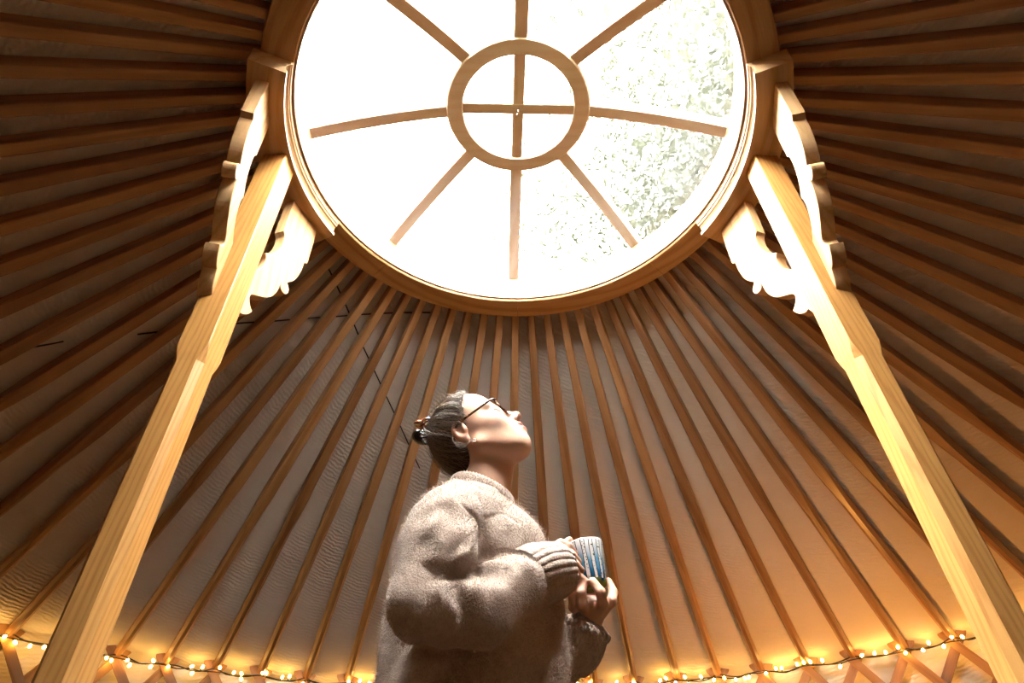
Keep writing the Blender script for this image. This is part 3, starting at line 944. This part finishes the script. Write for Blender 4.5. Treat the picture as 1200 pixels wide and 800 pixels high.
def build_person():
    LIFT = np.array((0, 0, ZC))
    me, pos, Q = mesh_sdf('person', body_sdf, (-.31, -.20, .12), (.20, .36, 1.0), .0029)
    # colour by place on the skin: lips, brows, ears, fingertips
    L = to_head(pos); s = L.copy(); s[:, 1] = np.abs(s[:, 1])
    col = np.tile(np.array((.70, .42, .29)), (len(pos), 1))
    def blend(m, c):
        m = np.clip(m, 0, 1)[:, None]; col[:] = col*(1-m)+np.array(c)*m
    blend(.5*np.exp(-(np.linalg.norm((s-np.array((.07, .042, -.02)))/np.array((.03, .02, .02)), axis=1))**2), (.72, .34, .24))
    blend(1.2-np.abs(ell(s, (.102, 0, -.060), (.016, .023, .0125)))/.003*.0-np.clip(ell(s, (.102, 0, -.060), (.018, .022, .0130)), 0, 1)/.0025, (.56, .22, .17))
    blend(.8-np.clip(cap(s, (.092, .014, .028), (.080, .050, .028), .0045), 0, 1)/.002, (.20, .12, .07))
    blend(.9-np.clip(cap(s, (.089, .020, .000), (.080, .046, .002), .0020), 0, 1)/.0015, (.06, .035, .025))
    blend(.55*np.exp(-(np.linalg.norm((s-np.array((-.016, .078, .0)))/np.array((.028, .016, .035)), axis=1))**4), (.66, .27, .18))
    blend(.8*np.exp(-(np.linalg.norm(pos-from_head(np.array([[-.002, -.058, -.098]]))[0]-np.array((0, 0, 0)), axis=1)/.0018)**2), (.1, .05, .03))
    for pts, r in R_FING+L_FING+[(R_THUMB, .009), (L_THUMB, .009)]:
        blend(.55*np.exp(-(np.linalg.norm(pos-np.array(pts[-1]), axis=1)/.013)**2), (.74, .34, .25))
    at = me.color_attributes.new('skin_col', 'FLOAT_COLOR', 'POINT')
    at.data.foreach_set('color', np.concatenate([col, np.ones((len(col), 1))], 1).ravel())
    me.vertices.foreach_set('co', (pos+LIFT).ravel()); me.update()
    person = link('person', me, skin_mat())
    tag(person, 'woman in a fuzzy oatmeal sweater looking up, holding a mug', 'person')

    # sweater
    me, pos, Q = mesh_sdf('sweater', sweater_sdf, (-.34, -.24, .10), (.20, .42, .76), .0036)
    me.vertices.foreach_set('co', (pos+LIFT).ravel()); me.update()
    sw = link('sweater', me, yarn_mat('oatmeal_yarn'), person)
    tag(sw, 'oversized fuzzy oatmeal knit sweater')
    ym = yarn_mat('oatmeal_rib')
    def ribbed(name, pts, rads, flat=None, ribs=26, nu=208, amp=.0022):
        P = spline(pts, 5); n = len(P)
        rr = np.interp(np.linspace(0, 1, n), np.linspace(0, 1, len(rads)), rads)
        secs = []
        t0 = (P[1]-P[0]).normalized(); nrm = t0.cross(Vector((0, 0, 1))).normalized()
        for i, q in enumerate(P):
            t = (P[min(i+1, n-1)]-P[max(i-1, 0)]).normalized()
            nrm = (nrm-t*nrm.dot(t)).normalized(); b = t.cross(nrm)
            sec = []
            for k in range(nu):
                a = 2*math.pi*k/nu
                r = rr[i]+amp*(abs(math.cos(ribs*a/2))**.7-.5)+.0016*math.sin(3*a+i*.35)
                sec.append(q+nrm*(r*math.cos(a))+b*(r*math.sin(a))+Vector((0, 0, ZC)))
            secs.append(sec)
        return loft(name, secs, True, False)
    # right cuff: out along the sleeve, turned in at the wrist
    o = link('cuff', ribbed('cuff', [(-.016, -.024, .440), (.006, -.004, .455), (.036, .024, .470), (.054, .040, .477), (.0535, .0395, .477), (.036, .025, .470)], [.050, .0575, .055, .048, .041, .036], ribs=24, amp=.0030), ym, sw, True)
    o = link('cuff', ribbed('cuff', [(.072, .178, .348), (.090, .166, .362), (.103, .155, .384), (.110, .149, .400), (.1095, .1495, .399), (.104, .155, .386)], [.044, .045, .046, .0475, .041, .035], ribs=22, amp=.0013), ym, sw, True)
    # the left cuff ends in a fat roll
    cx = Vector((.1095, .1495, .399)); axv = Vector((.42, -.40, .81)).normalized()
    e1 = axv.cross(Vector((0, 0, 1))).normalized(); e2 = axv.cross(e1)
    V = []; Fc = []; nl, nt = 132, 12
    for i in range(nl):
        a = 2*math.pi*i/nl
        out = e1*math.cos(a)+e2*math.sin(a)
        q = cx+out*.041+axv*.003*math.sin(2*a)
        rr = .0088*(1+.16*math.sin(22*a))
        for j in range(nt):
            b = 2*math.pi*j/nt
            V.append(q+out*(rr*math.cos(b))+axv*(rr*1.1*math.sin(b))+Vector((0, 0, ZC)))
    for i in range(nl):
        for j in range(nt):
            Fc.append((i*nt+j, i*nt+(j+1) % nt, ((i+1) % nl)*nt+(j+1) % nt, ((i+1) % nl)*nt+j))
    link('cuff_roll', fix_normals(mesh_from('cuff_roll', V, Fc)), ym, sw, True)
    # neckband
    loop = []
    for k in range(41):
        a = 2*math.pi*k/40
        x = -.110+.067*math.cos(a); y = .090+.070*math.sin(a)
        loop.append(Vector((x, y, ZC+.668-.020*math.cos(a)+.004*math.sin(2*a))))
    V = []; Fc = []; nt = 12; nl = 240
    sp = spline(loop, 6)[:-1]; nl = len(sp)
    for i in range(nl):
        q = sp[i]; t = (sp[(i+1) % nl]-sp[i-1]).normalized()
        out = Vector((q.x+.110, q.y-.090, 0)).normalized(); upv = t.cross(out)*-1
        if upv.z < 0: upv = -upv
        rb = 1+.10*math.sin(i*2*math.pi/4)
        for j in range(nt):
            b = 2*math.pi*j/nt
            V.append(q+out*(.0075*rb*math.cos(b))+upv*(.0145*rb*math.sin(b)))
    for i in range(nl):
        for j in range(nt):
            Fc.append((i*nt+j, i*nt+(j+1) % nt, ((i+1) % nl)*nt+(j+1) % nt, ((i+1) % nl)*nt+j))
    link('neckband', fix_normals(mesh_from('neckband', V, Fc)), ym, sw, True)
    # fuzz
    rng = np.random.default_rng(2)
    tri = np.concatenate([Q[:, :3], Q[:, [0, 2, 3]]])
    A, B_, C_ = pos[tri[:, 0]], pos[tri[:, 1]], pos[tri[:, 2]]
    cr = np.cross(B_-A, C_-A); ar = np.linalg.norm(cr, axis=1)
    ok = A[:, 2] > .17
    N = 95000
    pick = rng.choice(len(tri), N, p=(ar*ok)/(ar*ok).sum())
    u = rng.uniform(0, 1, (N, 2)); fl = u.sum(1) > 1; u[fl] = 1-u[fl]
    root_p = A[pick]+u[:, :1]*(B_-A)[pick]+u[:, 1:]*(C_-A)[pick]
    nm = cr[pick]/ar[pick][:, None]
    t = rng.normal(0, 1, (N, 3)); t -= nm*(t*nm).sum(1)[:, None]; t /= np.linalg.norm(t, axis=1)[:, None]
    ln = rng.gamma(3.0, .0022, (N, 1))+.002
    side = np.cross(nm, t)*.00014
    mid = root_p+nm*ln*.55+t*ln*.25
    tip = root_p+nm*ln*.75+t*ln*.85+np.array((0, 0, -.001))
    V = np.stack([root_p-side, root_p+side, mid+side*.8, mid-side*.8, tip], 1)+LIFT
    Vv = V.reshape(-1, 3)
    b0 = np.arange(N)*5
    T = np.concatenate([np.stack([b0, b0+1, b0+2], 1), np.stack([b0, b0+2, b0+3], 1), np.stack([b0+3, b0+2, b0+4], 1)])
    fm = bpy.data.meshes.new('yarn_fuzz')
    fm.vertices.add(len(Vv)); fm.vertices.foreach_set('co', Vv.ravel())
    fm.loops.add(3*len(T)); fm.loops.foreach_set('vertex_index', T.ravel().astype(np.int32))
    fm.polygons.add(len(T)); fm.polygons.foreach_set('loop_start', np.arange(0, 3*len(T), 3)); fm.polygons.foreach_set('loop_total', np.full(len(T), 3))
    fm.update()
    fz = NT('fuzz')
    fzm = fz.set((.66, .52, .43), .9, .1)
    tag(link('yarn_fuzz', fm, fzm, sw), kind='stuff')

    build_hair(person)
    build_face_things(person)
    build_legs(person)
    return person

HM = Matrix([list(HR[i])+[HC[i]+(ZC if i == 2 else 0)] for i in range(3)]+[[0, 0, 0, 1]])
CLIP = np.array((-.047, -.004, .100))
def hair_sdf(L):
    d = ell(L, (-.004, 0, .045), (.080, .0775, .083))
    d = smin(d, ell(L, (.034, 0, .060), (.066, .066, .066)), .03)           # swept back off the forehead
    d = smin(d, cap(L, (-.046, 0, .01), (-.046, 0, -.062), .042, .036), .04)
    d = smin(d, ell(L, (-.050, 0, .098), (.021, .028, .021)), .02)          # twist under the clip
    s = np.abs(L[:, 1])
    line = .84*L[:, 0]-.54*L[:, 2]+.000+.10*np.clip(s-.05, 0, 1)
    d = smax(d, line+.0030*vnoise(L*150), .008)
    ear = ell(np.stack([L[:, 0], s, L[:, 2]], 1), (-.012, .080, -.008), (.025, .020, .037))
    d = smax(d, -ear, .008)
    th = np.arctan2(L[:, 1], L[:, 2]-.02)
    return d+.0012*vnoise(np.stack([th*14, L[:, 0]*20, L[:, 2]*8], 1))

def hair_mat():
    n = NT('hair')
    # strands fan out from the clip: noise drawn out along the lines that meet there
    tc = n.node('ShaderNodeTexCoord')
    ax = Vector(CLIP-np.array((0, 0, .03))).normalized()
    q = ax.rotation_difference(Vector((0, 0, 1))).to_euler()
    v = n.coord(vec=tc.outputs['Object'], rot=tuple(q))
    sp = n.node('ShaderNodeSeparateXYZ'); n.l.new(v, sp.inputs[0])
    a = n.math('ARCTAN2', sp.outputs[1], sp.outputs[0])
    cb = n.node('ShaderNodeCombineXYZ'); n.l.new(n.math('MULTIPLY', a, 9.0), cb.inputs[0]); n.l.new(n.math('MULTIPLY', sp.outputs[2], 6.0), cb.inputs[1])
    nz = n.noise(cb.outputs[0], 5.0, 5, .7)
    c = n.ramp(nz, [(.30, (.016, .010, .006)), (.52, (.075, .048, .031)), (.72, (.21, .150, .105))])
    n.bump(nz, .9, .004)
    return n.set(c, .5, .3)

def build_hair(person):
    me, pos, Q = mesh_sdf('hair', hair_sdf, (-.15, -.11, -.14), (.11, .11, .16), .003)
    hm = hair_mat()
    h = link('hair', me, hm, person); h.matrix_world = HM
    tag(h, 'brown hair swept up into a clip')
    # strands laid over it
    rng = np.random.default_rng(8)
    c0 = np.array((-.005, 0, .03))
    cd = (CLIP-c0)/np.linalg.norm(CLIP-c0)
    V = []; Fc = []
    def surf_many(U, fn, far=.16, n=64):
        t = np.linspace(.03, far, n)
        d = fn((c0+t[None, :, None]*U[:, None, :]).reshape(-1, 3)).reshape(len(U), n)
        k = np.argmax(d > 0, axis=1)
        return np.where(k > 0, t[k], .085)
    def add_strands(U, T1, jit, lift, rfun, steps, fly=None, thick=.0005):
        tt2 = np.linspace(0, 1, steps)
        t = tt2[None, :]*T1[:, None]
        W = U[:, None, :]*(1-t)[..., None]+cd*t[..., None]+jit[:, None, :]*np.sin(math.pi*tt2)[None, :, None]
        W /= np.linalg.norm(W, axis=2)[..., None]
        rr = rfun(W.reshape(-1, 3)).reshape(len(U), steps)+lift[:, None]*(.4+np.sin(math.pi*tt2)[None, :])
        if fly is not None: rr = rr+fly[:, None]*tt2[None, :]**2
        P = c0+W*rr[..., None]
        for line in P:
            tb = tube('x', [Vector(q) for q in line], [thick*(.6+.6*math.sin(math.pi*k/(steps-1))) for k in range(steps)], 3, False)
            b = len(V); V.extend(tuple(v.co) for v in tb.vertices); Fc.extend(tuple(b+k for k in f.vertices) for f in tb.polygons)
            bpy.data.meshes.remove(tb)
    U = rng.normal(0, 1, (1500, 3)); U /= np.linalg.norm(U, axis=1)[:, None]
    pp = c0+U*surf_many(U, hair_sdf)[:, None]
    ok = (hair_sdf(pp) < .006) & (U@cd < .93) & (U[:, 0] < .85)
    U = U[ok][:620]; n = len(U)
    fl = np.where(rng.random(n) < .14, rng.uniform(.004, .016, n), 0)
    add_strands(U, np.where(fl > 0, rng.uniform(.3, .8, n), .95), rng.normal(0, .10, (n, 3)), rng.gamma(2, .0008, n), lambda W: surf_many(W, hair_sdf), 11, fl)
    # fine hairs along the hairline, lying back over its edge
    U = rng.normal(0, 1, (5000, 3)); U[:, 0] = np.abs(U[:, 0]); U /= np.linalg.norm(U, axis=1)[:, None]
    both = lambda W: np.maximum(surf_many(W, head_sdf), surf_many(W, hair_sdf))
    pp = c0+U*surf_many(U, head_sdf)[:, None]
    e = .84*pp[:, 0]-.54*pp[:, 2]+.10*np.maximum(np.abs(pp[:, 1])-.05, 0)
    U = U[(e > -.004) & (e < .008) & (pp[:, 2] > .0)][:240]; n = len(U)
    add_strands(U, rng.uniform(.25, .6, n), rng.normal(0, .05, (n, 3)), np.full(n, .0010), both, 8, None, .00045)
    # loose curls over the crown and behind the ear
    for i in range(110):
        s = CLIP*np.array((.7, 1, 1))+np.array((rng.uniform(-.01, .07), rng.uniform(-.045, .045), rng.uniform(-.005, .012)))
        d = np.array((rng.uniform(-.4, .5), rng.uniform(-.6, .6), 1.0)); d /= np.linalg.norm(d)
        L = rng.uniform(.012, .034); cu = rng.normal(0, 1, 3)*.6
        pts = [Vector(s+d*L*t+cu*L*t*t*.6+np.cross(d, cu)*L*.35*math.sin(4*t)) for t in np.linspace(0, 1, 9)]
        tb = tube('x', pts, .00035, 3, False)
        b = len(V); V += [tuple(v.co) for v in tb.vertices]; Fc += [tuple(b+k for k in f.vertices) for f in tb.polygons]
        bpy.data.meshes.remove(tb)
    for i in range(5):
        e = np.array((-.030, -.078, .012))
        pts = spline([e, e+np.array((-.012, -.008, -.022)), e+np.array((-.012+.004*i, -.010, -.048)), e+np.array((.006+.003*i, -.006, -.052)), e+np.array((.018, -.004, -.044))], 5)
        tb = tube('x', pts, .00045, 3, False)
        b = len(V); V += [tuple(v.co) for v in tb.vertices]; Fc += [tuple(b+k for k in f.vertices) for f in tb.polygons]
        bpy.data.meshes.remove(tb)
    st = NT('strand'); sm = st.set((.22, .155, .105), .4, .5)
    s = link('hair_strands', mesh_from('hair_strands', V, Fc), sm, h, True)
    tag(s, kind='stuff')

def build_face_things(person):
    def put(name, me, mat, parent=person, smooth=True, label=None):
        o = link(name, me, mat, parent, smooth)
        if parent is person: o.matrix_world = HM
        if label: tag(o, label)
        return o
    tort = NT('tortoiseshell'); v = tort.coord()
    tm = tort.set(tort.ramp(tort.noise(v, 120, 2), [(.42, (.04, .018, .008)), (.62, (.28, .11, .03))]), .2, .6)
    # eyes
    for s in (1, -1):
        bm = bmesh.new(); bmesh.ops.create_uvsphere(bm, u_segments=16, v_segments=10, radius=.0118, matrix=Matrix.Translation((.0792, s*.032, .0045)))
        me = bpy.data.meshes.new('eye'); bm.to_mesh(me); bm.free()
        n = NT('eye_white'); em = n.set((.75, .70, .66), .15, .6)
        put('eye', me, em)
    # glasses: two rims, bridge, temples, lenses
    g = bpy.data.objects.new('eyeglasses', None); COL.objects.link(g); g.parent = person; g.matrix_world = HM
    tag(g, 'brown tortoiseshell eyeglasses')
    lens = NT('lens'); gl = lens.node('ShaderNodeBsdfGlass'); gl.inputs['IOR'].default_value = 1.02; gl.inputs['Roughness'].default_value = 0.0
    tr = lens.node('ShaderNodeBsdfTransparent'); gs = lens.node('ShaderNodeBsdfGlossy'); gs.inputs['Roughness'].default_value = .02
    mxs = lens.node('ShaderNodeMixShader'); mxs.inputs[0].default_value = .10
    lens.l.new(tr.outputs[0], mxs.inputs[1]); lens.l.new(gs.outputs[0], mxs.inputs[2]); lens.l.new(mxs.outputs[0], lens.out.inputs[0])
    for s in (1, -1):
        pts = []
        for k in range(29):
            a = 2*math.pi*k/28
            y = .034+.0255*math.copysign(abs(math.cos(a))**.8, math.cos(a)); z = .002+.0205*math.copysign(abs(math.sin(a))**.8, math.sin(a))
            x = .1005-.16*(z < 0)*0-.35*max(0, y-.02)**1.0*.5-.02*(.02-z)*0
            pts.append((x-.10*(.0-z)*.6, s*y, z))
        rim = tube('rim', pts, .0024, 8)
        link('rim', rim, tm, g, True)
        V = [tuple(q) for q in pts[:-1]]
        me = mesh_from('lens', V+[(q[0]-.0015, q[1], q[2]) for q in V], [tuple(range(28)), tuple(reversed(range(28, 56)))]+[(i, (i+1) % 28, 28+(i+1) % 28, 28+i) for i in range(28)])
        link('lens', fix_normals(me), lens.m, g)
        link('temple', tube('temple', spline([(.0965, s*.0595, .010), (.090, s*.0690, .013), (.050, s*.0755, .016), (.005, s*.0790, .020), (-.020, s*.0790, .016), (-.036, s*.0765, -.004)], 4), .0027, 8), tm, g, True)
    link('bridge', tube('bridge', spline([(.0995, .0095, .006), (.1045, .004, .010), (.1045, -.004, .010), (.0995, -.0095, .006)], 4), .0014, 8), tm, g, True)
    # earring
    pts = [(-.006+.004*math.cos(a), -.0765, -.040+.004*math.sin(a)) for a in [2*math.pi*k/20 for k in range(21)]]
    put('earring', tube('earring', pts, .0006, 6), M['steel'])
    # claw clip
    c = bpy.data.objects.new('hair_clip', None); COL.objects.link(c); c.parent = person
    CB = Matrix.Translation(Vector(CLIP+np.array((-.016, 0, .016)))); c.matrix_world = HM @ CB @ Matrix.Scale(1.25, 4) @ CB.inverted()
    tag(c, 'claw clip in amber, black and blue')
    amber = NT('clip_amber'); av = amber.coord()
    am = amber.set(amber.ramp(amber.noise(av, 60, 2), [(.40, (.03, .015, .01)), (.52, (.42, .13, .05)), (.70, (.75, .30, .14))]), .18, .6)
    blk = plain('clip_black', (.012, .010, .010), .2); blu = plain('clip_blue', (.10, .20, .55), .35)
    base = CLIP+np.array((-.016, 0, .016))
    axd = np.array((-.70, 0, .71)); crs = np.array((.71, 0, .70))
    for s in (1, -1):
        secs = []
        for i in range(11):
            t = i/10; a = -1.15+2.3*t
            ctr = base+np.array((0, 1, 0))*.030*math.sin(a)*1.0+axd*(.004+.014*math.cos(a))+crs*s*(.006+.010*math.cos(a))
            w = .0035+.0075*math.cos(a)**1.0
            e1 = axd; e2 = crs
            secs.append([Vector(ctr+e1*(w*math.cos(b))+e2*(.0038*math.sin(b))) for b in [2*math.pi*k/8 for k in range(8)]])
        link('clip_jaw', loft('clip_jaw', secs), am if s > 0 else blk, c, True)
        for i in range(6):
            a = -1.0+2.0*i/5
            p0 = base+np.array((0, 1, 0))*.030*math.sin(a)+axd*(.002+.010*math.cos(a))+crs*s*(.006+.010*math.cos(a))
            p1 = p0-axd*.012+crs*s*.006; p2 = p0-axd*.026+crs*s*.002
            link('clip_tooth', tube('clip_tooth', spline([p0, p1, p2], 4), [.0022-.0013*k/8 for k in range(9)], 6), am if s > 0 else blk, c, True)
    link('clip_spring', tube('clip_spring', [base+axd*.010+np.array((0, -.008, 0)), base+axd*.010+np.array((0, .008, 0))], .0030, 8), M['steel'], c, True)
    q0 = base+crs*.022-axd*.006
    link('clip_band', tube('clip_band', spline([q0+np.array((0, -.020, -.004)), q0+np.array((0, -.010, .004)), q0+np.array((0, .010, .004)), q0+np.array((0, .020, -.004))], 4), .0040, 8), blu, c, True)

def build_legs(person):
    den = NT('dark_denim'); dv = den.coord()
    dm = den.set(den.ramp(den.noise(dv, 90, 3), [(.35, (.012, .014, .02)), (.65, (.03, .035, .05))]), .9, .2)
    def tr(P):
        d = ell(P, (-.118, .0875, .18), (.115, .175, .14))
        for y, x in ((-.005, -.13), (.175, -.115)):
            d = smin(d, chain(P, [(x, .0875+(y-.0875)*.9, .12), (x+.01, y, -.22), (x-.02, y, -.62)], [.088, .060, .055], .03), .03)
        return d+.003*vnoise(P*18.)
    me, pos, Q = mesh_sdf('trousers', tr, (-.28, -.14, -.70), (.06, .32, .36), .008)
    me.vertices.foreach_set('co', (pos+np.array((0, 0, ZC))).ravel()); me.update()
    tag(link('trousers', me, dm, person), 'dark trousers')
    for y, x in ((-.005, -.15), (.175, -.135)):
        def sh(P):
            d = smin(cap(P, (x-.02, y, -.645), (x+.13, y, -.662), .046, .036), cap(P, (x, y, -.62), (x, y, -.57), .050), .03)
            return np.maximum(d, -.6985-P[:, 2])
        me, pos, Q = mesh_sdf('shoe', sh, (x-.10, y-.09, -.72), (x+.20, y+.09, -.48), .006)
        me.vertices.foreach_set('co', (pos+np.array((0, 0, ZC))).ravel()); me.update()
        link('shoe', me, plain('shoe_leather', (.05, .03, .02), .5), person)
build_person()

# ------------------------------------------------------------------ the mug
def build_mug():
    p0 = Vector((.1255, .130, .470+ZC)); p1 = Vector((.1150, .130, .566+ZC))
    ax = (p1-p0); H = ax.length; ax.normalize()
    prof = [(.0005, .0), (.024, 0.0), (.0295, .003), (.0315, .010), (.0345, .040), (.0380, .075), (.0405, H-.002), (.0398, H), (.0385, H-.001), (.0355, .070), (.0315, .035), (.028, .010), (.0005, .008)]
    me = sweep('mug', prof, 0, 2*math.pi, 64)
    n = NT('birch_glaze')
    tc = n.node('ShaderNodeTexCoord'); sp = n.node('ShaderNodeSeparateXYZ'); n.l.new(tc.outputs['Object'], sp.inputs[0])
    th = n.math('ARCTAN2', sp.outputs[1], sp.outputs[0])
    z = sp.outputs[2]
    zn = n.math('DIVIDE', z, H)
    nz = n.noise(n.coord(vec=tc.outputs['Object']), 60, 3)
    cbn = n.node('ShaderNodeCombineXYZ'); n.l.new(th, cbn.inputs[0]); n.l.new(zn, cbn.inputs[1])
    pn = n.noise(cbn.outputs[0], 2.2, 3)
    hgt = n.math('ADD', zn, n.math('MULTIPLY', n.math('SUBTRACT', pn, .5), .45))
    sky = n.ramp(hgt, [(.02, (.22, .33, .05)), (.09, (.16, .26, .10)), (.13, (.01, .09, .22)), (.30, (.02, .17, .36)), (.50, (.16, .38, .58)), (.70, (.62, .68, .74)), (.9, (.86, .84, .84))])
    # trunks: white uprights with black edges and bark marks
    u = n.math('ADD', n.math('MULTIPLY', th, 2.1), n.math('MULTIPLY', n.math('SUBTRACT', n.noise(cbn.outputs[0], 1.1, 1), .5), .7))
    fr = n.math('ABSOLUTE', n.math('SUBTRACT', n.math('FRACT', u), .5))
    trunk = n.math('LESS_THAN', fr, .20)
    edge = n.math('MULTIPLY', n.math('GREATER_THAN', fr, .18), n.math('LESS_THAN', fr, .27))
    cb2 = n.node('ShaderNodeCombineXYZ'); n.l.new(n.math('MULTIPLY', th, 9.0), cb2.inputs[0]); n.l.new(n.math('MULTIPLY', zn, 26.0), cb2.inputs[1])
    mark = n.math('GREATER_THAN', n.noise(cb2.outputs[0], .9, 1), .63)
    base = n.math('GREATER_THAN', zn, .13)
    c = n.mix(n.math('MULTIPLY', trunk, base), sky, (.84, .82, .80))
    c = n.mix(n.math('MULTIPLY', n.math('MULTIPLY', n.math('ADD', edge, n.math('MULTIPLY', mark, trunk)), base), .92), c, (.015, .012, .012))
    inner = n.math('GREATER_THAN', zn, .975)
    c = n.mix(inner, c, (.86, .84, .80))
    m = n.set(c, .18, .5)
    o = link('mug', me, m, None, True)
    o.location = p0
    o.rotation_euler = ax.to_track_quat('Z', 'Y').to_euler()
    tag(o, 'handleless white mug painted with birch trunks over blue, held in both hands', 'mug')
build_mug()

# ------------------------------------------------------------------ floor lamp by the wall, its glow warms the canvas
def build_lamp():
    x, y = 1.50, 1.98
    root = tag(empty('floor_lamp', (x, y, 0)), 'low floor lamp with a cream drum shade by the lattice wall', 'lamp')
    link('base', sweep('base', [(.001, 0), (.14, 0), (.14, .012), (.02, .03), (.001, .03)], 0, 2*math.pi, 32), M['black'], root)
    link('pole', tube('pole', [(0, 0, .03), (0, 0, .80)], .010, 10), M['black'], root)
    sh = NT('lamp_shade'); tl = sh.node('ShaderNodeBsdfTranslucent'); tl.inputs[0].default_value = (.8, .62, .4, 1)
    sh.set((.8, .66, .46), .8, .1); mx = sh.node('ShaderNodeMixShader'); mx.inputs[0].default_value = .4
    sh.l.new(sh.b.outputs[0], mx.inputs[1]); sh.l.new(tl.outputs[0], mx.inputs[2]); sh.l.new(mx.outputs[0], sh.out.inputs[0])
    link('lamp_shade', sweep('lamp_shade', [(.17, .74), (.14, .94), (.142, .94), (.172, .74)], 0, 2*math.pi, 48), sh.m, root)
    bm = bmesh.new(); bmesh.ops.create_uvsphere(bm, u_segments=16, v_segments=12, radius=.035, matrix=Matrix.Translation((0, 0, .84)))
    me = bpy.data.meshes.new('bulb'); bm.to_mesh(me); bm.free()
    link('bulb', me, emit_mat('lamp_bulb', (1.0, .42, .085), LAMP), root, True)
LAMP = 520.0
build_lamp()
